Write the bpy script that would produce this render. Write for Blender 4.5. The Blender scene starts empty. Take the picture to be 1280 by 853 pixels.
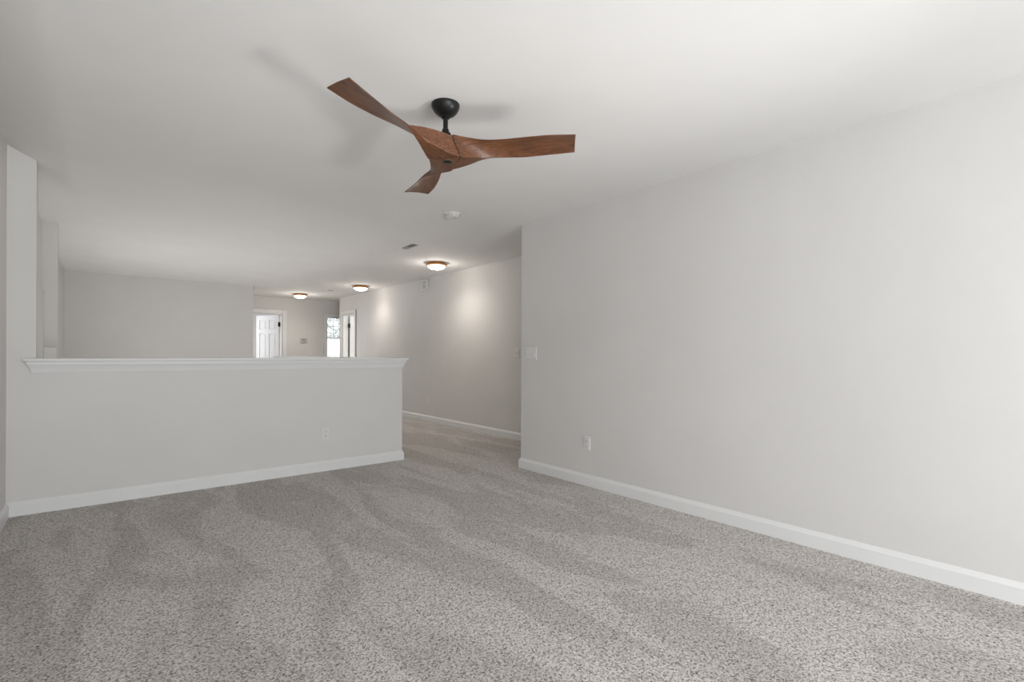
import bpy, bmesh, math, random
from mathutils import Vector, Matrix

C = bpy.context.scene.collection
scene = bpy.context.scene
R = math.radians
PI = math.pi

# ------------------------------------------------------------------ camera
CAM_H = 1.1371
cam_d = bpy.data.cameras.new('camera')
cam_d.sensor_fit = 'HORIZONTAL'
cam_d.sensor_width = 36.0
cam_d.lens = 616.6 / 1280 * 36.0
cam_d.shift_y = (443.47 - 426.5) / 1280
cam_d.clip_start = 0.02
cam = bpy.data.objects.new('camera', cam_d)
C.objects.link(cam)
CAM_YAW, CAM_ROLL = R(39.777), R(-0.2146)
cam.matrix_world = (Matrix.Translation((0, 0, CAM_H)) @ Matrix.Rotation(-CAM_YAW, 4, 'Z')
                    @ Matrix.Rotation(R(90), 4, 'X') @ Matrix.Rotation(-CAM_ROLL, 4, 'Z'))
scene.camera = cam

# ------------------------------------------------------------------ view, sky, daylight, fill
vs = scene.view_settings
vs.view_transform = 'Standard'
vs.look = 'None'
vs.gamma = 1.0
vs.use_curve_mapping = False
vs.exposure = -0.03

world = bpy.data.worlds.new('sky')
scene.world = world
world.use_nodes = True
bg = world.node_tree.nodes['Background']
bg.inputs[0].default_value = (0.86, 0.93, 1.0, 1)
bg.inputs[1].default_value = 1.8


def area(name, loc, target, sx, sy, power, color=(1, 1, 1), spread=180):
    d = bpy.data.lights.new(name, 'AREA')
    d.shape = 'RECTANGLE'
    d.size, d.size_y = sx, sy
    d.energy = power
    d.color = color
    d.spread = R(spread)
    o = bpy.data.objects.new(name, d)
    C.objects.link(o)
    o.location = loc
    o.rotation_euler = (Vector(target) - Vector(loc)).to_track_quat('-Z', 'Y').to_euler()
    return o


BACK_Y = -3.30
# daylight from behind the camera, through an unseen window put in for it
area('daylight_from_behind', (1.05, BACK_Y - 0.12, 0.98), (0.7, 5, 3.2), 2.2, 1.7, 133, (0.95, 0.982, 1.0))
# low unseen source set to cast the fan's ceiling shadows; its opening is invented
area('fan_shadow_glow', (3.25 + 0.06, -0.85, 0.42), (1.25, 2.2, 2.3), 0.75, 0.5, 6.0, (1.0, 0.985, 0.96), 56)
# added fill through an unseen left-wall opening, for the right wall and ceiling
area('side_fill', (-0.504 - 0.06, -1.25, 0.80), (1.8, 1.2, 2.2), 1.5, 1.1, 20, (0.98, 0.99, 1.0))
# added fill through an unseen stairwell opening, to brighten the hall
area('stair_fill', (-0.452 - 0.06, 7.95, 0.05), (4.2, 7.0, 0.9), 1.7, 1.2, 22, (1.0, 0.985, 0.96))
# daylight of the rooms beyond the hall
area('daylight_in_far_room', (1.6, 14.4, 1.5), (3.0, 12.6, 1.2), 1.2, 1.3, 52, (0.95, 0.97, 1.0))
area('daylight_by_sheer_window', (5.5, 15.6, 1.45), (4.9, 12.2, 1.0), 1.0, 1.5, 30, (0.98, 0.99, 1.0))
area('daylight_in_side_room', (6.4, 10.0, 1.6), (4.5, 11.0, 1.2), 1.2, 1.2, 46, (1.0, 0.99, 0.97))
# fill added below the stair opening, to brighten the far ceiling and walls
area('fill_from_below', (0.95, 7.6, -2.5), (0.95, 7.9, 0), 2.4, 4.6, 36, (1.0, 0.98, 0.955))


# ------------------------------------------------------------------ materials
def new_mat(name):
    m = bpy.data.materials.new(name)
    m.use_nodes = True
    nt = m.node_tree
    return m, nt, nt.nodes['Principled BSDF']


def N(nt, t, **kw):
    n = nt.nodes.new(t)
    for k, v in kw.items():
        setattr(n, k, v)
    return n


def paint(name, col, rough=0.6, var=0.012, bump=0.04, scale=220, spec=0.3):
    m, nt, b = new_mat(name)
    tc = N(nt, 'ShaderNodeTexCoord')
    n1 = N(nt, 'ShaderNodeTexNoise')
    n1.inputs['Scale'].default_value = 2.3
    n1.inputs['Detail'].default_value = 3
    nt.links.new(tc.outputs['Object'], n1.inputs['Vector'])
    r = N(nt, 'ShaderNodeValToRGB')
    r.color_ramp.elements[0].position = 0.3
    r.color_ramp.elements[1].position = 0.7
    r.color_ramp.elements[0].color = tuple(max(0, c - var) for c in col) + (1,)
    r.color_ramp.elements[1].color = tuple(c + var for c in col) + (1,)
    nt.links.new(n1.outputs['Fac'], r.inputs['Fac'])
    nt.links.new(r.outputs['Color'], b.inputs['Base Color'])
    b.inputs['Roughness'].default_value = rough
    b.inputs['Specular IOR Level'].default_value = spec
    if bump:
        n2 = N(nt, 'ShaderNodeTexNoise')
        n2.inputs['Scale'].default_value = scale
        nt.links.new(tc.outputs['Object'], n2.inputs['Vector'])
        bp = N(nt, 'ShaderNodeBump')
        bp.inputs['Strength'].default_value = bump
        bp.inputs['Distance'].default_value = 0.002
        nt.links.new(n2.outputs['Fac'], bp.inputs['Height'])
        nt.links.new(bp.outputs['Normal'], b.inputs['Normal'])
    return m


WALL = paint('wall_paint', (0.70, 0.684, 0.668), 0.55)
CEIL = paint('ceiling_paint', (0.89, 0.88, 0.868), 0.8, bump=0.06, scale=160)
TRIM = paint('trim_paint', (0.785, 0.785, 0.78), 0.35, var=0.004, bump=0, spec=0.5)
DOORM = paint('door_paint', (0.82, 0.82, 0.83), 0.4, var=0.004, bump=0, spec=0.5)
PLAST = paint('white_plastic', (0.74, 0.735, 0.72), 0.35, var=0.003, bump=0, spec=0.5)
DARKP = paint('dark_slot', (0.05, 0.048, 0.045), 0.6, var=0.003, bump=0)
GREYP = paint('grey_plastic', (0.30, 0.30, 0.30), 0.5, var=0.003, bump=0)
BLACK = paint('matt_black_metal', (0.008, 0.008, 0.008), 0.36, var=0.002, bump=0, spec=0.32)
BRONZE = paint('dark_hinge', (0.02, 0.017, 0.015), 0.45, var=0.002, bump=0)
SATIN = paint('satin_knob', (0.30, 0.28, 0.26), 0.3, var=0.004, bump=0)
SATIN.node_tree.nodes['Principled BSDF'].inputs['Metallic'].default_value = 0.9
VENTP = paint('vent_paint', (0.50, 0.49, 0.47), 0.45, var=0.004, bump=0)


def make_carpet():
    m, nt, b = new_mat('carpet')
    L = nt.links.new
    tc = N(nt, 'ShaderNodeTexCoord')
    # tufts
    v = N(nt, 'ShaderNodeTexVoronoi')
    v.inputs['Scale'].default_value = 185
    v.inputs['Randomness'].default_value = 1.0
    L(tc.outputs['Object'], v.inputs['Vector'])
    bw = N(nt, 'ShaderNodeSeparateColor')
    L(v.outputs['Color'], bw.inputs['Color'])
    n = N(nt, 'ShaderNodeTexNoise')
    n.inputs['Scale'].default_value = 95
    n.inputs['Detail'].default_value = 6
    n.inputs['Roughness'].default_value = 0.75
    L(tc.outputs['Object'], n.inputs['Vector'])
    mixv = N(nt, 'ShaderNodeMath', operation='MULTIPLY_ADD')
    L(bw.outputs['Red'], mixv.inputs[0])
    mixv.inputs[1].default_value = 0.42
    L(n.outputs['Fac'], mixv.inputs[2])
    ramp = N(nt, 'ShaderNodeValToRGB')
    cr = ramp.color_ramp
    cr.elements[0].position = 0.46
    cr.elements[0].color = (0.11, 0.095, 0.085, 1)
    cr.elements[1].position = 0.93
    cr.elements[1].color = (0.92, 0.88, 0.84, 1)
    e = cr.elements.new(0.66)
    e.color = (0.625, 0.578, 0.54, 1)
    L(mixv.outputs[0], ramp.inputs['Fac'])
    # vacuum strokes: nap brushed two ways, patches mostly along the room
    mp = N(nt, 'ShaderNodeMapping')
    mp.inputs['Rotation'].default_value = (0, 0, R(13))
    mp.inputs['Scale'].default_value = (2.4, 0.62, 1)
    L(tc.outputs['Object'], mp.inputs['Vector'])
    s1 = N(nt, 'ShaderNodeTexNoise')
    s1.inputs['Scale'].default_value = 1.25
    s1.inputs['Detail'].default_value = 2.5
    s1.inputs['Distortion'].default_value = 0.9
    L(mp.outputs['Vector'], s1.inputs['Vector'])
    sr = N(nt, 'ShaderNodeValToRGB')
    sr.color_ramp.elements[0].position = 0.44
    sr.color_ramp.elements[0].color = (0.85, 0.84, 0.83, 1)
    sr.color_ramp.elements[1].position = 0.53
    sr.color_ramp.elements[1].color = (1.0, 1.0, 1.0, 1)
    L(s1.outputs['Fac'], sr.inputs['Fac'])
    mul = N(nt, 'ShaderNodeMix', data_type='RGBA', blend_type='MULTIPLY')
    mul.inputs[0].default_value = 1.0
    L(ramp.outputs['Color'], mul.inputs[6])
    L(sr.outputs['Color'], mul.inputs[7])
    L(mul.outputs[2], b.inputs['Base Color'])
    b.inputs['Roughness'].default_value = 0.95
    b.inputs['Specular IOR Level'].default_value = 0.05
    b.inputs['Sheen Weight'].default_value = 0.15
    b.inputs['Sheen Roughness'].default_value = 0.6
    bp = N(nt, 'ShaderNodeBump')
    bp.inputs['Strength'].default_value = 0.9
    bp.inputs['Distance'].default_value = 0.008
    L(mixv.outputs[0], bp.inputs['Height'])
    L(bp.outputs['Normal'], b.inputs['Normal'])
    return m


CARPET = make_carpet()


def make_wood():
    m, nt, b = new_mat('walnut_blade_wood')
    L = nt.links.new
    tc = N(nt, 'ShaderNodeTexCoord')
    mp = N(nt, 'ShaderNodeMapping')
    mp.inputs['Scale'].default_value = (2.0, 60, 60)
    L(tc.outputs['Object'], mp.inputs['Vector'])
    n = N(nt, 'ShaderNodeTexNoise')
    n.inputs['Scale'].default_value = 3.2
    n.inputs['Detail'].default_value = 6
    n.inputs['Roughness'].default_value = 0.62
    n.inputs['Distortion'].default_value = 0.15
    L(mp.outputs['Vector'], n.inputs['Vector'])
    r = N(nt, 'ShaderNodeValToRGB')
    r.color_ramp.elements[0].position = 0.30
    r.color_ramp.elements[0].color = (0.036, 0.0135, 0.006, 1)
    r.color_ramp.elements[1].position = 0.72
    r.color_ramp.elements[1].color = (0.25, 0.100, 0.042, 1)
    e = r.color_ramp.elements.new(0.5)
    e.color = (0.136, 0.052, 0.022, 1)
    L(n.outputs['Fac'], r.inputs['Fac'])
    L(r.outputs['Color'], b.inputs['Base Color'])
    b.inputs['Roughness'].default_value = 0.38
    b.inputs['Specular IOR Level'].default_value = 0.5
    bp = N(nt, 'ShaderNodeBump')
    bp.inputs['Strength'].default_value = 0.08
    bp.inputs['Distance'].default_value = 0.001
    L(n.outputs['Fac'], bp.inputs['Height'])
    L(bp.outputs['Normal'], b.inputs['Normal'])
    return m


WOOD = make_wood()


def make_brass():
    m, nt, b = new_mat('brushed_copper_brass')
    tc = N(nt, 'ShaderNodeTexCoord')
    n = N(nt, 'ShaderNodeTexNoise')
    n.inputs['Scale'].default_value = 30
    nt.links.new(tc.outputs['Object'], n.inputs['Vector'])
    r = N(nt, 'ShaderNodeValToRGB')
    r.color_ramp.elements[0].color = (0.48, 0.22, 0.07, 1)
    r.color_ramp.elements[1].color = (0.66, 0.34, 0.13, 1)
    nt.links.new(n.outputs['Fac'], r.inputs['Fac'])
    nt.links.new(r.outputs['Color'], b.inputs['Base Color'])
    b.inputs['Metallic'].default_value = 0.55
    b.inputs['Roughness'].default_value = 0.45
    return m


BRASS = make_brass()


def make_globe():
    m, nt, b = new_mat('lit_frosted_glass')
    b.inputs['Base Color'].default_value = (0.9, 0.88, 0.84, 1)
    b.inputs['Roughness'].default_value = 0.35
    b.inputs['Emission Color'].default_value = (1.0, 0.95, 0.87, 1)
    b.inputs['Emission Strength'].default_value = 3.2
    return m


GLOBE = make_globe()


def make_pane():
    m, nt, b = new_mat('window_glass')
    out = nt.nodes['Material Output']
    tr = N(nt, 'ShaderNodeBsdfTransparent')
    gl = N(nt, 'ShaderNodeBsdfGlossy')
    gl.inputs['Roughness'].default_value = 0.02
    mx = N(nt, 'ShaderNodeMixShader')
    fr = N(nt, 'ShaderNodeFresnel')
    nt.links.new(fr.outputs[0], mx.inputs[0])
    nt.links.new(tr.outputs[0], mx.inputs[1])
    nt.links.new(gl.outputs[0], mx.inputs[2])
    nt.links.new(mx.outputs[0], out.inputs[0])
    nt.nodes.remove(b)
    return m


PANE = make_pane()


def make_sheer():
    m, nt, b = new_mat('sheer_white_cloth')
    out = nt.nodes['Material Output']
    d = N(nt, 'ShaderNodeBsdfDiffuse')
    d.inputs[0].default_value = (0.9, 0.9, 0.9, 1)
    t = N(nt, 'ShaderNodeBsdfTranslucent')
    t.inputs[0].default_value = (0.95, 0.95, 0.95, 1)
    mx = N(nt, 'ShaderNodeMixShader')
    mx.inputs[0].default_value = 0.75
    nt.links.new(d.outputs[0], mx.inputs[1])
    nt.links.new(t.outputs[0], mx.inputs[2])
    nt.links.new(mx.outputs[0], out.inputs[0])
    nt.nodes.remove(b)
    return m


SHEER = make_sheer()


def make_leaf():
    m, nt, b = new_mat('pale_tree_leaves')
    tc = N(nt, 'ShaderNodeTexCoord')
    n = N(nt, 'ShaderNodeTexNoise')
    n.inputs['Scale'].default_value = 4
    nt.links.new(tc.outputs['Object'], n.inputs['Vector'])
    r = N(nt, 'ShaderNodeValToRGB')
    r.color_ramp.elements[0].color = (0.52, 0.55, 0.50, 1)
    r.color_ramp.elements[1].color = (0.72, 0.75, 0.70, 1)
    nt.links.new(n.outputs['Fac'], r.inputs['Fac'])
    nt.links.new(r.outputs['Color'], b.inputs['Base Color'])
    b.inputs['Roughness'].default_value = 0.8
    return m


LEAF = make_leaf()
GROUND = paint('outdoor_ground', (0.45, 0.46, 0.40), 0.9, bump=0)


# ------------------------------------------------------------------ mesh helpers
class MB:
    """collects shapes in a bmesh and links them as one object"""

    def __init__(self):
        self.bm = bmesh.new()

    def box(self, x0, x1, y0, y1, z0, z1, bev=0.0, seg=2):
        b = bmesh.new()
        bmesh.ops.create_cube(b, size=1)
        for v in b.verts:
            v.co = Vector(((x0 + x1) / 2 + v.co.x * (x1 - x0), (y0 + y1) / 2 + v.co.y * (y1 - y0),
                           (z0 + z1) / 2 + v.co.z * (z1 - z0)))
        if bev:
            bmesh.ops.bevel(b, geom=list(b.edges), offset=bev, segments=seg, affect='EDGES', profile=0.6)
        self.merge(b)
        return self

    def merge(self, b):
        me = bpy.data.meshes.new('tmp')
        b.to_mesh(me)
        b.free()
        self.bm.from_mesh(me)
        bpy.data.meshes.remove(me)

    def lathe(self, prof, n=40, M=None, cap=True):
        b = bmesh.new()
        rings = []
        for (r, z) in prof:
            if r < 1e-6:
                rings.append([b.verts.new((0, 0, z))])
            else:
                rings.append([b.verts.new((r * math.cos(2 * PI * i / n), r * math.sin(2 * PI * i / n), z)) for i in range(n)])
        for a, c in zip(rings, rings[1:]):
            for i in range(n):
                j = (i + 1) % n
                if len(a) == 1 and len(c) == 1:
                    continue
                if len(a) == 1:
                    b.faces.new((a[0], c[i], c[j]))
                elif len(c) == 1:
                    b.faces.new((a[i], a[j], c[0]))
                else:
                    b.faces.new((a[i], a[j], c[j], c[i]))
        if cap:
            for q in (rings[0], rings[-1]):
                if len(q) > 2:
                    b.faces.new(q)
        bmesh.ops.recalc_face_normals(b, faces=list(b.faces))
        if M is not None:
            b.transform(M)
        self.merge(b)
        return self

    def loft(self, rings, close=True, caps=True):
        b = bmesh.new()
        vv = [[b.verts.new(p) for p in r] for r in rings]
        n = len(vv[0])
        for a, c in zip(vv, vv[1:]):
            for i in range(n if close else n - 1):
                j = (i + 1) % n
                b.faces.new((a[i], a[j], c[j], c[i]))
        if caps and close:
            b.faces.new(vv[0])
            b.faces.new(vv[-1])
        bmesh.ops.recalc_face_normals(b, faces=list(b.faces))
        self.merge(b)
        return self

    def build(self, name, mat, parent=None, smooth=None):
        me = bpy.data.meshes.new(name)
        self.bm.to_mesh(me)
        self.bm.free()
        me.materials.append(mat)
        o = bpy.data.objects.new(name, me)
        C.objects.link(o)
        if parent is not None:
            o.parent = parent
        if smooth is not None:
            for p in me.polygons:
                p.use_smooth = True
            me.set_sharp_from_angle(angle=R(smooth))
        return o


def struct(o):
    o['kind'] = 'structure'
    return o


def thing(name, label, cat, loc=(0, 0, 0), rotz=0.0, group=None):
    o = bpy.data.objects.new(name, None)
    o.empty_display_size = 0.05
    C.objects.link(o)
    o.location = loc
    o.rotation_euler = (0, 0, rotz)
    o['label'] = label
    o['category'] = cat
    if group:
        o['group'] = group
    return o


def sbox(name, mat, *boxes, bev=0.0):
    m = MB()
    for q in boxes:
        m.box(*q, bev=bev)
    return struct(m.build(name, mat))


# ------------------------------------------------------------------ the rooms
H = 2.44
TOP = 2.64
XL, XL2 = -0.504, -0.452            # left wall, left wall of the stairwell
XR, YC = 3.2496, 3.758              # right wall and its outside corner
XH, YHE = 4.268, 11.42              # hall wall and its far outside corner
YH, HT = 4.846, 0.12                # half wall face and thickness
XE = 2.494                          # free end of the half wall
XS, XLEDGE = -0.356, -0.368         # end of the full-height stub beside it
YF, XF = 10.47, 2.242               # wall beyond the stairwell
YE = 12.2                           # end wall of the hall

# unseen openings added for fill in the left wall: beside the camera, in the stairwell
SW, TW = (-2.05, -0.45, 0.22, 1.38), (7.05, 8.85, -0.62, 0.72)
OX = XE - HT                          # stair opening behind the half wall
sbox('floor', CARPET, (XL - 0.15, 7.2, BACK_Y - 0.15, YH + HT, -0.12, 0.0), (OX, 7.2, YH + HT, 16.2, -0.12, 0.0),
     (XL2, OX, YF, 16.2, -0.12, 0.0))
sbox('floor_below', CARPET, (XL - 0.15, OX + 0.15, YH - 0.1, YF + 0.15, -2.8, -2.7))
sbox('wall_stairwell', WALL, (XL - 0.15, XL2, YH, TW[0], -2.7, 0), (XL - 0.15, XL2, TW[1], YF + 0.12, -2.7, 0), (XL - 0.15, XL2, TW[0], TW[1], -2.7, TW[2]), (OX, OX + 0.12, YH, YF + 0.12, -2.7, -0.12),
     (XL2, OX, YH, YH + HT, -2.7, -0.12), (XL2, OX, YF, YF + 0.12, -2.7, -0.12))


def ceiling_z(x, y):
    # the drywall creeps up a little into the near left corner
    d = max(0.0, min(1.0, (x - XL) / 0.34))
    f = max(0.0, min(1.0, (YH + 0.75 - y) / 0.70))
    return H + 0.135 * (1 - d) ** 1.4 * f * f * (3 - 2 * f)


xs = [XL - 0.15, XL] + [XL + 0.34 * i / 12 for i in range(1, 13)] + [0.6, 2, 4, 7.2]
ys = [BACK_Y - 0.15, -1.5, 0, 2, 3, 4, YH - 0.1, YH, YH + 0.05] + [YH + 0.05 + 0.07 * i for i in range(1, 11)] + [7, 10, 16.2]
b = bmesh.new()
low = [[b.verts.new((x, y, ceiling_z(max(x, XL), y))) for x in xs] for y in ys]
up = [[b.verts.new((x, y, 2.76)) for x in xs] for y in ys]
for j in range(len(ys) - 1):
    for i in range(len(xs) - 1):
        b.faces.new((low[j][i], low[j + 1][i], low[j + 1][i + 1], low[j][i + 1]))
        b.faces.new((up[j][i], up[j][i + 1], up[j + 1][i + 1], up[j + 1][i]))
for j in range(len(ys) - 1):
    b.faces.new((low[j][0], up[j][0], up[j + 1][0], low[j + 1][0]))
    b.faces.new((low[j][-1], low[j + 1][-1], up[j + 1][-1], up[j][-1]))
for i in range(len(xs) - 1):
    b.faces.new((low[0][i], low[0][i + 1], up[0][i + 1], up[0][i]))
    b.faces.new((low[-1][i], up[-1][i], up[-1][i + 1], low[-1][i + 1]))
bmesh.ops.recalc_face_normals(b, faces=list(b.faces))
mb = MB()
mb.merge(b)
struct(mb.build('ceiling', CEIL, smooth=40))

sbox('wall_left', WALL, (XL - 0.15, XL, SW[1], YH + HT, 0, TOP), (XL - 0.15, XL, BACK_Y - 0.15, SW[0], 0, TOP),
     (XL - 0.15, XL, SW[0], SW[1], 0, SW[2]), (XL - 0.15, XL, SW[0], SW[1], SW[3], TOP),
     (XL - 0.15, XL2, YH + HT, TW[0], 0, TOP), (XL - 0.15, XL2, TW[1], YF + 0.12, 0, TOP),
     (XL - 0.15, XL2, TW[0], TW[1], TW[3], TOP))
GD = (-1.34, -0.36, 0.06, 2.05)      # unseen opening added for the low glow in the right wall, beside the camera
sbox('wall_right', WALL, (XR, XR + 0.12, GD[1], YC, 0, TOP), (XR, XR + 0.12, BACK_Y - 0.15, GD[0], 0, TOP),
     (XR, XR + 0.12, GD[0], GD[1], GD[3], TOP), (XR, XR + 0.12, GD[0], GD[1], 0, GD[2]),
     (XR + 0.12, XH + 0.12, YC - 0.12, YC, 0, TOP))

# wall behind the camera, with an unseen wide window put in for daylight
W1 = (-0.07, 2.17, 0.08, 1.92)
sbox('wall_back', WALL,
     (XL, W1[0], BACK_Y - 0.13, BACK_Y, 0, TOP), (W1[1], XR, BACK_Y - 0.13, BACK_Y, 0, TOP),
     (W1[0], W1[1], BACK_Y - 0.13, BACK_Y, W1[3], TOP), (W1[0], W1[1], BACK_Y - 0.13, BACK_Y, 0, W1[2]))

# stub and half wall
sbox('wall_stub', WALL, (XL, XS, YH, YH + HT, 0, TOP))
sbox('wall_half', WALL, (XS, XE, YH, YH + HT, 0, 1.080), (OX, XE, YH + HT, 9.3, 0, 1.080))


def ring_moulding(x0, x1, y0, y1, prof):
    """profile (projection, z) swept round a rectangle with mitred corners"""
    rings = []
    for (d, z) in prof:
        rings.append([(x0 - d, y0 - d, z), (x1 + d, y0 - d, z), (x1 + d, y1 + d, z), (x0 - d, y1 + d, z)])
    m = MB()
    m.loft(rings)
    return m


cap_prof = [(0.000, 0.995), (0.010, 0.995), (0.012, 1.002), (0.014, 1.012), (0.018, 1.026), (0.024, 1.040),
            (0.031, 1.052), (0.033, 1.058), (0.033, 1.064), (0.036, 1.066), (0.037, 1.074), (0.048, 1.076),
            (0.0515, 1.080), (0.0525, 1.0865), (0.0515, 1.093), (0.048, 1.097), (0.0, 1.097)]
struct(ring_moulding(XLEDGE, XE, YH, YH + HT, cap_prof).build('trim_1', TRIM, smooth=14))

struct(ring_moulding(OX, XE, YH + HT - 0.06, 9.3, cap_prof).build('trim_7', TRIM, smooth=35))

# wall return in the stairwell, with a thicker lower part and a pale board standing in for a patch of light
sbox('wall_return', WALL, (XL2, -0.340, 6.70, 6.82, -2.7, TOP))
sbox('trim_2', WALL, (XL2, XL2 + 0.016, YH + HT, 6.70, -1.2, 1.728), (XL2, XL2 + 0.020, YH + HT, 6.70, 1.728, 1.742), bev=0.002)
sbox('light_patch_board', TRIM, (XL2 + 0.016, -0.345, 6.682, 6.70, -1.0, 1.192), bev=0.003)

sbox('wall_far', WALL, (XL2, XF, YF, YF + 0.12, 0, TOP), (XF - 0.12, XF, YF + 0.12, YE, 0, TOP))

# hall wall with the opening of door 3, and end wall with the openings of doors 1 and 2
D3 = (10.520, 11.215, 2.030)
sbox('wall_hall', WALL, (XH, XH + 0.12, YC, D3[0], 0, TOP), (XH, XH + 0.12, D3[1], YHE, 0, TOP),
     (XH, XH + 0.12, D3[0], D3[1], D3[2], TOP), (XH + 0.12, 5.6, YHE - 0.12, YHE, 0, TOP))
D1 = (2.455, 3.215, 2.045)
D2 = (4.250, 5.010, 2.030)
sbox('wall_end', WALL, (XF - 0.12, D1[0], YE, YE + 0.12, 0, TOP), (D1[1], D2[0], YE, YE + 0.12, 0, TOP),
     (D2[1], 5.6, YE, YE + 0.12, 0, TOP), (D1[0], D1[1], YE, YE + 0.12, D1[2], TOP),
     (D2[0], D2[1], YE, YE + 0.12, D2[2], TOP))
sbox('wall_jog', WALL, (5.48, 5.6, YHE, YE, 0, TOP))

# shells of the rooms beyond the doors
WX0, WX1, WZ0, WZ1 = 4.95, 6.05, 0.55, 2.36
sbox('wall_bedroom_north', WALL, (1.0, WX0, 15.2, 15.32, 0, TOP), (WX1, 7.1, 15.2, 15.32, 0, TOP),
     (WX0, WX1, 15.2, 15.32, 0, WZ0), (WX0, WX1, 15.2, 15.32, WZ1, TOP))
sbox('wall_bedroom_west', WALL, (0.9, 1.0, YE, 15.32, 0, TOP))
sbox('wall_bedroom_between', WALL, (3.80, 3.90, YE + 0.12, 15.2, 0, TOP))
sbox('wall_bedroom_east', WALL, (7.0, 7.1, 9.2, 15.2, 0, TOP))
sbox('wall_side_room', WALL, (XH + 0.12, 7.0, 9.1, 9.2, 0, TOP))


# baseboards
def baseboard(name, path, hgt=0.099, th=0.017):
    """path: list of (x, y) along the wall foot, room on the LEFT of travel; mitred"""
    prof = [(0, 0), (th, 0), (th, hgt - 0.024), (th - 0.002, hgt - 0.021), (0.005, hgt - 0.003), (0.003, hgt), (0, hgt)]
    n = len(path)
    rings = []
    for i, p in enumerate(path):
        p = Vector((p[0], p[1]))
        dirs = []
        if i > 0:
            dirs.append((p - Vector(path[i - 1])).normalized())
        if i < n - 1:
            dirs.append((Vector(path[i + 1]) - p).normalized())
        nn = [Vector((-d.y, d.x)) for d in dirs]
        if len(nn) == 2:
            m = (nn[0] + nn[1])
            m = m / max(0.2, m.length_squared / 2)
        else:
            m = nn[0]
        rings.append([(p.x + m.x * d, p.y + m.y * d, z) for d, z in prof])
    mb = MB()
    mb.loft(rings)
    return struct(mb.build(name, TRIM))


baseboard('baseboard_right', [(XR, GD[1]), (XR, YC), (XH, YC)])
baseboard('baseboard_hall', [(XH, YC + 0.014), (XH, D3[0] - 0.078)])
baseboard('baseboard_half', [(XL, YH), (XE, YH), (XE, 9.3)][::-1])
baseboard('baseboard_left', [(XL, YH - 0.014), (XL, BACK_Y)])
baseboard('baseboard_far', [(XF, YF), (XL2, YF)])
baseboard('baseboard_end', [(D2[0] - 0.08, YE), (D1[1] + 0.10, YE)])


# door frames and doors
def casing(name, w, x0, x1, zt, face, side, axis='y', jamb=0.12):
    """trim round an opening: w casing width; opening x0..x1 along the wall; face = wall face; side = sign toward viewer"""
    m = MB()

    def bx(a0, a1, d0, d1, z0, z1, bev=0.003):
        d0, d1 = sorted((d0, d1))
        if axis == 'y':
            m.box(a0, a1, d0, d1, z0, z1, bev)
        else:
            m.box(d0, d1, a0, a1, z0, z1, bev)
    f, t = face, face + side * 0.016
    t2 = face + side * 0.022
    bx(x0 - w, x0 - 0.006, f, t, 0, zt + w)
    bx(x1 + 0.006, x1 + w, f, t, 0, zt + w)
    bx(x0 - 0.006, x1 + 0.006, f, t, zt + 0.006, zt + w)
    bx(x0 - w, x0 - w + 0.018, f, t2, 0, zt + w)
    bx(x1 + w - 0.018, x1 + w, f, t2, 0, zt + w)
    bx(x0 - w + 0.018, x1 + w - 0.018, f, t2, zt + w - 0.018, zt + w)
    e = face - side * jamb
    bx(x0 - 0.006, x0 + 0.012, e, f, 0, zt, 0)
    bx(x1 - 0.012, x1 + 0.006, e, f, 0, zt, 0)
    bx(x0 + 0.012, x1 - 0.012, e, f, zt - 0.012, zt + 0.006, 0)
    return struct(m.build(name, TRIM))


casing('trim_4', 0.105, D1[0], D1[1], D1[2], YE, -1)
casing('trim_5', 0.078, D2[0], D2[1], D2[2], YE, -1)
casing('trim_6', 0.080, D3[0], D3[1], D3[2], XH, -1, axis='x')


def panel_door(name, w, hgt, hinge, angle, hand=1):
    """six-panel leaf hinged at `hinge`; leaf runs along local +X, thickness in local Y"""
    root = bpy.data.objects.new(name, None)
    C.objects.link(root)
    root.empty_display_size = 0.05
    root.location = hinge
    root.rotation_euler = (0, 0, angle)
    struct(root)
    T = 0.035
    m = MB()
    st = 0.105
    rails = [(0.0, 0.22), (0.86, 0.98), (1.60, 1.70), (hgt - 0.115, hgt)]
    for (x0, x1) in ((0, st), (w / 2 - 0.055, w / 2 + 0.055), (w - st, w)):
        m.box(x0, x1, -T / 2, T / 2, 0, hgt)
    for z0, z1 in rails:
        m.box(st, w / 2 - 0.055, -T / 2, T / 2, z0, z1)
        m.box(w / 2 + 0.055, w - st, -T / 2, T / 2, z0, z1)
    m.build('leaf_frame', DOORM, root)
    for x0, x1 in ((st, w / 2 - 0.055), (w / 2 + 0.055, w - st)):
        for (a, c) in zip(rails, rails[1:]):
            z0, z1 = a[1], c[0]
            p = MB()
            p.box(x0, x1, -0.006, 0.006, z0, z1)
            p.box(x0 + 0.022, x1 - 0.022, -0.013, 0.013, z0 + 0.022, z1 - 0.022, 0.006)
            p.build('door_panel', DOORM, root)
    for z in (0.22, 1.0, hgt - 0.22):
        hm = MB()
        hm.box(-0.034, 0.0, -T / 2 - 0.002, T / 2 + 0.002, z - 0.05, z + 0.05, 0.001)
        hm.lathe([(0.009, z - 0.052), (0.009, z + 0.052)], 12,
                 Matrix.Translation((-0.006, hand * (T / 2 + 0.006), 0)))
        hm.build('hinge', BRONZE, root)
    for s in (-1, 1):
        k = MB()
        M = Matrix.Translation((w - 0.065, s * T / 2, 0.93)) @ Matrix.Rotation(-s * PI / 2, 4, 'X')
        k.lathe([(0.030, 0), (0.030, 0.006), (0.012, 0.010), (0.011, 0.030), (0.024, 0.036), (0.028, 0.048), (0.022, 0.060), (0, 0.063)], 20, M)
        k.build('door_knob', SATIN, root, smooth=40)
    return root


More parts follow.
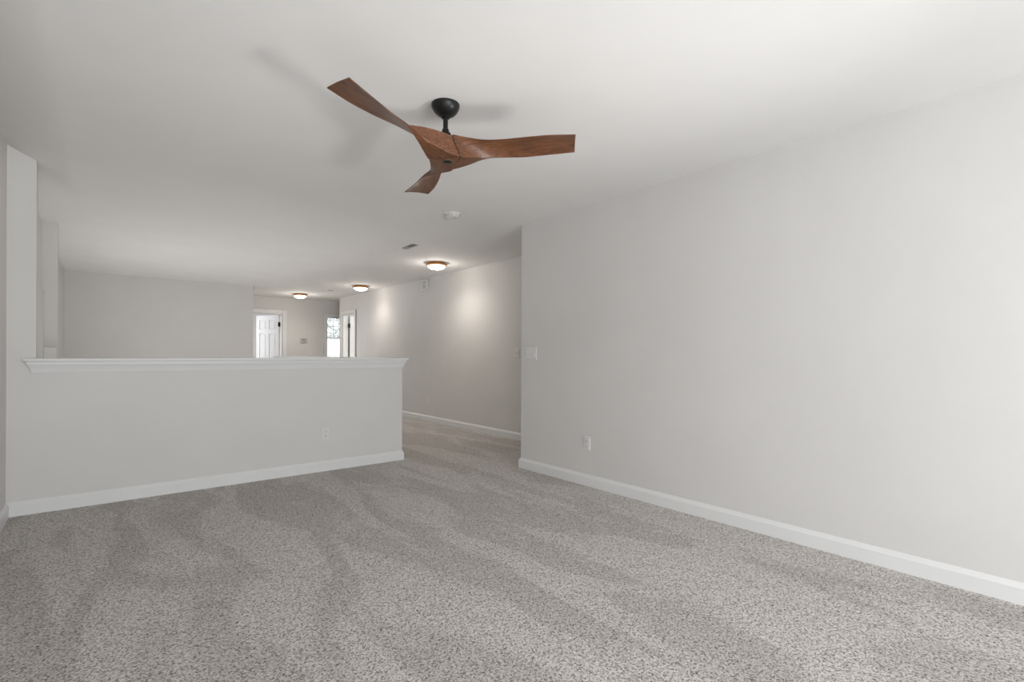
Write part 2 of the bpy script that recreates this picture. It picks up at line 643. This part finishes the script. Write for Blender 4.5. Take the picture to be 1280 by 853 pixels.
panel_door('door_1', 0.735, 2.03, (D1[1] - 0.030, YE + 0.125, 0.01), R(180 - 64), 1)
panel_door('door_2', 0.735, 2.00, (D2[1] - 0.012, YE + 0.16, 0.01), R(90), 1)
panel_door('door_3', 0.670, 2.00, (XH + 0.155, D3[1] - 0.026, 0.01), R(-4), -1)

# window of the room behind door 2: two sashes with muntins, sheer cafe curtain on the lower one
wf = MB()
yy = 15.2
for (x0, x1, z0, z1) in ((WX0 - 0.07, WX0, WZ0 - 0.07, WZ1 + 0.07), (WX1, WX1 + 0.07, WZ0 - 0.07, WZ1 + 0.07),
                         (WX0, WX1, WZ1, WZ1 + 0.07), (WX0 - 0.09, WX1 + 0.09, WZ0 - 0.09, WZ0)):
    wf.box(x0, x1, yy - 0.02, yy, z0, z1, 0.002)
win = struct(wf.build('window_1', TRIM))
zm = 1.60
for nm, z0, z1, y in (('upper_sash', zm, WZ1, yy + 0.06), ('lower_sash', WZ0, zm + 0.03, yy + 0.03)):
    s = MB()
    for (x0, x1, a, c) in ((WX0, WX0 + 0.045, z0, z1), (WX1 - 0.045, WX1, z0, z1),
                           (WX0 + 0.045, WX1 - 0.045, z0, z0 + 0.045), (WX0 + 0.045, WX1 - 0.045, z1 - 0.045, z1)):
        s.box(x0, x1, y, y + 0.03, a, c)
    for i in (1, 2, 3):
        x = WX0 + (WX1 - WX0) * i / 4
        s.box(x - 0.009, x + 0.009, y + 0.005, y + 0.025, z0 + 0.045, z1 - 0.045)
    z = (z0 + z1) / 2
    s.box(WX0 + 0.045, WX1 - 0.045, y + 0.005, y + 0.025, z - 0.009, z + 0.009)
    so = s.build(nm, TRIM, win)
    g = MB()
    g.box(WX0 + 0.045, WX1 - 0.045, y + 0.013, y + 0.017, z0 + 0.045, z1 - 0.045)
    g.build('glass', PANE, so)
# ground and a tree outside the far window
struct(MB().box(-6, 20, 16.3, 44, -3.2, -3.0).build('ground', GROUND))

curt = thing('cafe_curtain', 'sheer white curtain over the lower half of the far bedroom window', 'curtain', ((WX0 + WX1) / 2, yy - 0.05, 0))
cm = bmesh.new()
cw = (WX1 - WX0) + 0.1
nx, nz = 90, 6
grid = [[cm.verts.new((-cw / 2 + cw * i / nx, 0.012 * math.sin(i * 0.9) + 0.006 * math.sin(i * 0.37 + j), 0.50 + (1.60 - 0.50) * j / nz)) for i in range(nx + 1)] for j in range(nz + 1)]
for j in range(nz):
    for i in range(nx):
        cm.faces.new((grid[j][i], grid[j][i + 1], grid[j + 1][i + 1], grid[j + 1][i]))
t = MB()
t.merge(cm)
t.build('cloth', SHEER, curt, smooth=60)
rod = MB()
rod.lathe([(0.006, -cw / 2 - 0.02), (0.006, cw / 2 + 0.02)], 12, Matrix.Translation((0, 0, 1.605)) @ Matrix.Rotation(PI / 2, 4, 'Y'))
for s in (-1, 1):
    rod.box(s * cw / 2 - 0.006, s * cw / 2 + 0.006, 0, 0.03, 1.595, 1.615)
rod.build('rod', TRIM, curt)

random.seed(4)
tree = thing('tree', 'pale leafy tree outside the far bedroom window', 'tree', (7.8, 21.0, -3.0))
tk = MB()
tk.loft([[(r * math.cos(a * PI / 4) + dx, r * math.sin(a * PI / 4), z) for a in range(8)] for r, z, dx in ((0.20, 0, 0), (0.16, 1.5, 0.03), (0.13, 3, -0.02), (0.08, 4.6, 0.05))])
tk.build('trunk', GREYP, tree)
lv = bmesh.new()
for i in range(700):
    u, v, w_ = random.gauss(0, 1), random.gauss(0, 1), random.gauss(0, 1)
    q = Vector((u, v, w_)).normalized() * (random.random() ** 0.4)
    c = Vector((q.x * 1.7, q.y * 1.5, 4.9 + q.z * 1.5))
    M = Matrix.Translation(c) @ Matrix.Rotation(random.random() * 6.3, 4, Vector((u, w_, v)))
    s = random.uniform(0.09, 0.17)
    vs_ = [lv.verts.new(M @ Vector(p)) for p in ((-s, 0, 0), (0, -s * 0.5, 0.02), (s, 0, 0), (0, s * 0.5, 0.02))]
    lv.faces.new(vs_)
t = MB()
t.merge(lv)
t.build('foliage', LEAF, tree)


# ------------------------------------------------------------------ ceiling fan
FX, FY = 1.386, 2.199
CANOPY = Matrix.Translation((-0.008, 0.006, 0))
fan = thing('ceiling_fan', 'black ceiling fan with three twisted walnut-brown blades', 'ceiling fan', (FX, FY, H))
cn = MB()
cn.lathe([(0.0735, 0), (0.0735, -0.005), (0.071, -0.016), (0.063, -0.033), (0.050, -0.048), (0.034, -0.058), (0.021, -0.063), (0.0, -0.064)], 48, CANOPY)
cn.build('canopy', BLACK, fan, smooth=40)
dr = MB()
dr.lathe([(0.022, -0.060), (0.022, -0.069), (0.0125, -0.072), (0.0125, -0.170)], 24, CANOPY)
dr.build('downrod', BLACK, fan, smooth=40)
cp = MB()
cp.lathe([(0.0135, -0.126), (0.018, -0.130), (0.018, -0.141), (0.026, -0.147), (0.029, -0.153), (0.029, -0.200)], 28, CANOPY)
cp.build('coupling', BLACK, fan, smooth=40)

TX, TY = -0.051, -0.049
nrm = Vector((-TX, -TY, 1)).normalized()
TILT = Vector((0, 0, 1)).rotation_difference(nrm).to_matrix().to_4x4()
ROT0 = R(-45.05)
KN = [0.0, 0.06, 0.12, 0.20, 0.30, 0.42, 0.54, 0.662]
TT = [-0.069, -0.065, -0.061, -0.057, -0.059, -0.075, -0.083, -0.076]
ZT = [2.262, 2.249, 2.237, 2.225, 2.223, 2.222, 2.2235, 2.225]
TL = [0.099, 0.074, 0.055, 0.036, 0.048, 0.058, 0.066, 0.076]
ZL = [2.143, 2.144, 2.152, 2.169, 2.177, 2.181, 2.194, 2.208]
KK = [0.0, 0.083, 0.15, 0.22, 0.30, 0.34, 0.662]
TK = [-0.058, -0.052, -0.024, 0.008, 0.038, 0.048, 0.074]
ZK = [2.137, 2.138, 2.148, 2.159, 2.1735, 2.1775, 2.2075]
KU = [0.0, 0.05, 0.12, 0.20, 0.28, 0.36, 0.662]
TU = [0.074, 0.070, 0.055, 0.025, 0.000, -0.005, -0.005]
ZU = [2.240, 2.240, 2.238, 2.232, 2.216, 2.212, 2.224]


def cub(x, xs_, ys_):
    """monotone-ish cubic Hermite"""
    n = len(xs_)
    x = min(max(x, xs_[0]), xs_[-1])
    i = max(k for k in range(n - 1) if xs_[k] <= x)
    h_ = xs_[i + 1] - xs_[i]

    def sl(k):
        if k == 0:
            return (ys_[1] - ys_[0]) / (xs_[1] - xs_[0])
        if k == n - 1:
            return (ys_[-1] - ys_[-2]) / (xs_[-1] - xs_[-2])
        return (ys_[k + 1] - ys_[k - 1]) / (xs_[k + 1] - xs_[k - 1])
    t_ = (x - xs_[i]) / h_
    a, d = ys_[i], ys_[i + 1]
    return ((2 * t_ ** 3 - 3 * t_ ** 2 + 1) * a + (t_ ** 3 - 2 * t_ ** 2 + t_) * h_ * sl(i)
            + (-2 * t_ ** 3 + 3 * t_ ** 2) * d + (t_ ** 3 - t_ ** 2) * h_ * sl(i + 1))


ZR = 2.2    # rotor frame origin height


def blade_mesh():
    rings = []
    nU = 64
    for i in range(nU + 1):
        u = (i / nU)
        RT = 0.662
        sT, sK, sL, sU = (a + u * (RT - a) for a in (0.042, 0.0835, 0.006, 0.043))
        T = Vector((sT, cub(sT, KN, TT), cub(sT, KN, ZT)))
        K = Vector((sK, cub(sK, KK, TK), cub(sK, KK, ZK)))
        Lp = Vector((sL, cub(sL, KN, TL), cub(sL, KN, ZL)))
        U = Vector((sU, cub(sU, KU, TU), cub(sU, KU, ZU)))
        # lift thin edges so that the section keeps a body
        T.z -= 0.0035
        T2 = T + Vector((0, 0.002, 0.0045))
        L2 = Lp + Vector((0, -0.001, 0.006))
        U.z = max(U.z, (T2.z + L2.z) / 2 + 0.003)
        sec = []

        def seg(a, c, n, bow=Vector((0, 0, 0))):
            for k in range(n):
                f = k / n
                sec.append(a.lerp(c, f) + bow * (4 * f * (1 - f)))
        f0 = max(0.0, 1 - sT / 0.3)
        flat = min(1.0, sT / 0.3)
        seg(T, K, 8, Vector((0, 0.008 * f0, 0.006 * flat)))
        seg(K, Lp, 5)
        seg(Lp, L2, 2, Vector((0, 0.0015, 0)))
        seg(L2, U, 5, Vector((0, -0.006 * f0, 0)))
        seg(U, T2, 5)
        seg(T2, T, 2, Vector((0, -0.0015, 0)))
        rings.append([(p.x, p.y, p.z - ZR) for p in sec])
    return rings


rings = blade_mesh()
for k in (0, 1, 2):
    bl = MB()
    bl.loft(rings)
    o = bl.build('blade', WOOD, fan, smooth=32)
    o.matrix_local = Matrix.Translation((0, 0, ZR - H)) @ TILT @ Matrix.Rotation(ROT0 + R(120) * k, 4, 'Z')
# three-cornered core between the blade roots, with dark joints where the blades meet it
low, high = [], []
for k in range(3):
    a = ROT0 + R(120) * k
    low.append(Vector((0.0805 * math.cos(a) + 0.053 * math.sin(a), 0.0805 * math.sin(a) - 0.053 * math.cos(a), 2.1405 - ZR)))
    high.append(Vector((0.040 * math.cos(a) + 0.069 * math.sin(a), 0.040 * math.sin(a) - 0.069 * math.cos(a), 2.248 - ZR)))
mid = [low[i].lerp(high[i], 0.5) * 1.0 for i in range(3)]


def dense(tri, sag):
    out = []
    for i in range(3):
        p, q = tri[i], tri[(i + 1) % 3]
        for j in range(10):
            f = j / 10
            r_ = p.lerp(q, f)
            out.append(r_ + Vector((0, 0, sag * 4 * f * (1 - f))))
    return out


r0 = dense(low, -0.002)
r1 = dense(high, 0)
hb = MB()
inner = [Vector((p.x * 0.45, p.y * 0.45, 2.136 - ZR)) for p in r0]
hb.loft([inner, r0, [p.lerp(q, 0.5) for p, q in zip(r0, r1)], r1])
o = hb.build('motor_hub', WOOD, fan, smooth=40)
o.matrix_local = Matrix.Translation((0, 0, ZR - H)) @ TILT
for k in range(3):
    p, q = low[k] * 1.012, high[k] * 1.012
    p.z, q.z = low[k].z - 0.001, high[k].z + 0.001
    w_ = (q - p).normalized()
    u_ = w_.cross(Vector((p.x, p.y, 0)).normalized()).normalized()
    v_ = w_.cross(u_)
    j = MB()
    j.loft([[c + (u_ * math.cos(t_ * PI / 4) + v_ * math.sin(t_ * PI / 4)) * 0.0014 for t_ in range(8)] for c in (p, q)])
    o = j.build('blade_joint', BLACK, fan)
    o.matrix_local = Matrix.Translation((0, 0, ZR - H)) @ TILT
cr_ = MB()
cr_.lathe([(0.0, -0.0615), (0.021, -0.0615), (0.022, -0.066), (0.030, -0.0665), (0.033, -0.064), (0.033, -0.058)], 36)
o = cr_.build('hub_ring', paint('hub_ring_wood', (0.10, 0.058, 0.034), 0.35, bump=0), fan, smooth=35)
o.matrix_local = Matrix.Translation((-0.006, -0.012, ZR - H)) @ TILT
cc = MB()
cc.lathe([(0.0, -0.0672), (0.012, -0.0668), (0.0215, -0.0650), (0.0215, -0.060)], 32)
o = cc.build('hub_cap', BLACK, fan, smooth=35)
o.matrix_local = Matrix.Translation((-0.006, -0.012, ZR - H)) @ TILT


# ------------------------------------------------------------------ ceiling lamps along the hall
def lamp(label, x, y, r=0.150, power=17.0):
    t = thing('ceiling_lamp', label, 'ceiling light', (x, y, H), 0, 'flush ceiling lamps along the hall')
    rm = MB()
    rm.lathe([(r * 0.80, 0), (r * 0.82, -0.012), (r * 0.97, -0.020), (r, -0.028), (r * 0.985, -0.038), (r * 0.88, -0.044),
              (r * 0.80, -0.044), (r * 0.78, -0.03)], 48, cap=False)
    rm.build('trim_ring', BRASS, t, smooth=40)
    gm = MB()
    prof = [(r * 0.86 * math.cos(a) ** 0.9, -0.040 - 0.056 * math.sin(a)) for a in [PI / 2 * i / 14 for i in range(14)]]
    prof.append((0.0, -0.096))
    gm.lathe(prof, 48, cap=False)
    gm.build('glass_bowl', GLOBE, t, smooth=60)
    for nm, kind, watt, z in (('bulb', 'POINT', power * 0.28, -0.150), ('downlight', 'SPOT', power * 1.6, -0.13)):
        d = bpy.data.lights.new(nm, kind)
        d.energy = watt
        d.color = (1.0, 0.93, 0.84)
        d.shadow_soft_size = 0.05
        if kind == 'SPOT':
            d.spot_size = R(165)
            d.spot_blend = 1.0
        lo = bpy.data.objects.new(nm, d)
        C.objects.link(lo)
        lo.parent = t
        lo.location = (0, 0, z)
    return t


lamp('lit ceiling lamp nearest the camera, by the outside corner of the right wall', 3.672, 6.10)
lamp('lit ceiling lamp in the middle of the hall, above the white side door', 3.805, 9.10, power=11.0)
lamp('lit ceiling lamp farthest away, in front of the end wall of the hall', 3.320, 11.20)


# ------------------------------------------------------------------ small fittings
def to_wall(o, wall):
    """local frame: x along the wall, y up, z out of the wall"""
    pass


def fit(name, label, cat, pos, n, group=None):
    """Empty on a wall whose local +Z leaves the wall and local +Y is up"""
    t = thing(name, label, cat, pos, 0, group)
    z = Vector(n).normalized()
    y = Vector((0, 0, 1))
    x = y.cross(z)
    M = Matrix((x, y, z)).transposed().to_4x4()
    t.matrix_world = Matrix.Translation(pos) @ M
    return t


def plate_mesh(w, hgt, th=0.006):
    m = MB()
    rings = []
    for d, z in ((0.0, 0.0), (0.0, 0.002), (0.0025, th - 0.0015), (0.006, th)):
        rings.append([(-w / 2 + d, -hgt / 2 + d, z), (w / 2 - d, -hgt / 2 + d, z), (w / 2 - d, hgt / 2 - d, z), (-w / 2 + d, hgt / 2 - d, z)])
    m.loft(rings)
    return m


def screw(t, x, y, z=0.006):
    s = MB()
    s.lathe([(0.0035, z - 0.001), (0.0035, z + 0.0006), (0.002, z + 0.0012), (0, z + 0.0012)], 12, Matrix.Translation((x, y, 0)))
    s.build('screw', PLAST, t)


def outlet(label, pos, n):
    t = fit('wall_outlet', label, 'outlet', pos, n, 'duplex wall outlets')
    plate_mesh(0.078, 0.124).build('cover_plate', PLAST, t)
    for s in (-1, 1):
        f = MB()
        b_ = bmesh.new()
        pts = []
        for i in range(32):
            a = 2 * PI * i / 32
            pts.append((max(-0.0165, min(0.0165, 0.0185 * math.cos(a))) * 1.0, s * 0.0215 + max(-0.0145, min(0.0145, 0.0185 * math.sin(a)))))
        f.loft([[(x, y, 0.005) for x, y in pts], [(x, y, 0.0078) for x, y in pts], [(x * 0.95, s * 0.0215 + (y - s * 0.0215) * 0.95, 0.0085) for x, y in pts]])
        face = f.build('socket', PLAST, t)
        sl = MB()
        sl.box(-0.0080, -0.0055, s * 0.0215 - 0.001, s * 0.0215 + 0.008, 0.0080, 0.0088)
        sl.box(0.0055, 0.0080, s * 0.0215 - 0.001, s * 0.0215 + 0.007, 0.0080, 0.0088)
        sl.lathe([(0.0032, 0.0080), (0.0032, 0.0088)], 12, Matrix.Translation((0, s * 0.0215 - 0.008, 0)))
        sl.build('slots', DARKP, face)
    screw(t, 0, 0)
    return t


def switch(name, label, pos, n, w, hgt, toggles, rockers=(), group=None):
    t = fit(name, label, 'light switch', pos, n, group)
    plate_mesh(w, hgt).build('cover_plate', PLAST, t)
    for x in toggles:
        b_ = MB()
        b_.box(x - 0.007, x + 0.007, -0.0135, 0.0135, 0.005, 0.0068, 0.0006)
        bz = b_.build('toggle_bezel', PLAST, t)
        g = MB()
        g.loft([[(x - 0.0045, -0.006, 0.006), (x + 0.0045, -0.006, 0.006), (x + 0.0045, 0.006, 0.006), (x - 0.0045, 0.006, 0.006)],
                [(x - 0.004, 0.004, 0.017), (x + 0.004, 0.004, 0.017), (x + 0.004, 0.011, 0.015), (x - 0.004, 0.011, 0.015)]])
        g.build('toggle', PLAST, t)
        screw(t, x, 0.030)
        screw(t, x, -0.030)
    for x in rockers:
        g = MB()
        g.loft([[(x - 0.0165, -0.0335, 0.005), (x + 0.0165, -0.0335, 0.005), (x + 0.0165, 0.0335, 0.005), (x - 0.0165, 0.0335, 0.005)],
                [(x - 0.0160, -0.0330, 0.0105), (x + 0.0160, -0.0330, 0.0105), (x + 0.0160, 0.0330, 0.0072), (x - 0.0160, 0.0330, 0.0072)]])
        g.build('rocker', PLAST, t)
    return t


outlet('white duplex outlet on the long right wall, above its baseboard', (XR, 2.878, 0.366), (-1, 0, 0))
outlet('white duplex outlet on the face of the half wall', (1.677, YH, 0.362), (0, -1, 0))
outlet('white duplex outlet low on the hall wall, right of the half wall end', (XH, 7.37, 0.365), (-1, 0, 0))
switch('switch_plate', 'wide switch plate with two toggles and a rocker near the right wall corner', (XR, 3.610, 1.150), (-1, 0, 0),
       0.165, 0.122, (-0.046, 0.0), (0.046,))
switch('switch_plate', 'narrow double switch plate on the hall wall, just left of the wall corner', (XH, 5.03, 1.155), (-1, 0, 0),
       0.118, 0.122, (-0.023, 0.023))
switch('switch_plate', 'small switch plate on the end wall, right below the thermostat', (3.83, YE, 1.165), (0, -1, 0),
       0.120, 0.122, (-0.023, 0.023))

# thermostat
t = fit('thermostat', 'small grey thermostat on the end wall between two doorways', 'thermostat', (3.70, YE, 1.452), (0, -1, 0))
m = MB()
m.box(-0.075, 0.075, -0.055, 0.055, 0, 0.022, 0.005)
m.build('case', VENTP, t)
MB().box(-0.042, 0.030, -0.005, 0.035, 0.020, 0.0235, 0.001).build('screen', GREYP, t)
for i in range(3):
    MB().box(-0.035 + i * 0.027, -0.017 + i * 0.027, -0.035, -0.022, 0.020, 0.025, 0.001).build('button', GREYP, t)

# chime box high on the hall wall
t = fit('door_chime', 'white wall box with sound slots high on the hall wall, under the ceiling', 'door chime', (XH, 7.435, 2.315), (-1, 0, 0))
m = MB()
m.box(-0.095, 0.095, -0.085, 0.085, 0, 0.040, 0.008)
m.build('case', PLAST, t)
g = MB()
for i in range(6):
    g.box(-0.055, 0.055, -0.055 + i * 0.013, -0.050 + i * 0.013, 0.0390, 0.0410)
g.build('sound_slots', GREYP, t)
MB().box(-0.06, 0.06, 0.035, 0.06, 0.038, 0.044, 0.002).build('badge_strip', VENTP, t)

# smoke detector
t = thing('smoke_detector', 'round white smoke detector on the ceiling behind the fan', 'smoke detector', (2.500, 3.865, H))
m = MB()
m.lathe([(0.076, 0), (0.076, -0.007), (0.072, -0.010), (0.0, -0.010)], 48)
m.build('base_plate', PLAST, t, smooth=35)
m = MB()
m.lathe([(0.062, -0.008), (0.064, -0.016), (0.062, -0.028), (0.055, -0.036), (0.040, -0.040), (0.0, -0.041)], 48)
m.build('body', PLAST, t, smooth=35)
for i in range(10):
    a = 2 * PI * i / 10 + 0.2
    v = MB()
    v.box(0.052, 0.0635, -0.012, 0.012, -0.026, -0.021)
    v.bm.transform(Matrix.Rotation(a, 4, 'Z'))
    v.build('air_slot', GREYP, t)
v = MB()
v.lathe([(0.012, -0.0395), (0.012, -0.0430), (0.009, -0.0440), (0, -0.0440)], 20, Matrix.Translation((0.018, -0.012, 0)))
v.build('test_button', VENTP, t)


# ceiling registers
def register(label, x, y, w, l, rot=0.0):
    t = thing('air_vent', label, 'air vent', (x, y, H), rot)
    m = MB()
    f = 0.022
    for q in ((-w / 2, -w / 2 + f, -l / 2, l / 2), (w / 2 - f, w / 2, -l / 2, l / 2), (-w / 2 + f, w / 2 - f, -l / 2, -l / 2 + f), (-w / 2 + f, w / 2 - f, l / 2 - f, l / 2)):
        m.box(*q, -0.006, 0, 0.0015)
    m.build('frame', CEIL, t)
    MB().box(-w / 2 + f, w / 2 - f, -l / 2 + f, l / 2 - f, -0.001, 0.0).build('duct', DARKP, t)
    nsl = max(3, int((l - 2 * f) / 0.022))
    for i in range(nsl):
        yc = -l / 2 + f + (l - 2 * f) * (i + 0.5) / nsl
        sgn = -1 if yc > 0 else 1
        s = MB()
        s.box(-w / 2 + f, w / 2 - f, -0.009, 0.009, -0.0006, 0.0006)
        s.bm.transform(Matrix.Translation((0, yc, -0.008)) @ Matrix.Rotation(sgn * R(42), 4, 'X'))
        s.build('louvre', VENTP, t)
    return t


register('dark slotted air vent on the ceiling, beyond the smoke detector', 2.845, 5.350, 0.115, 0.33)
register('small air vent on the far ceiling between the two farther lamps', 3.61, 10.15, 0.12, 0.15, R(90))
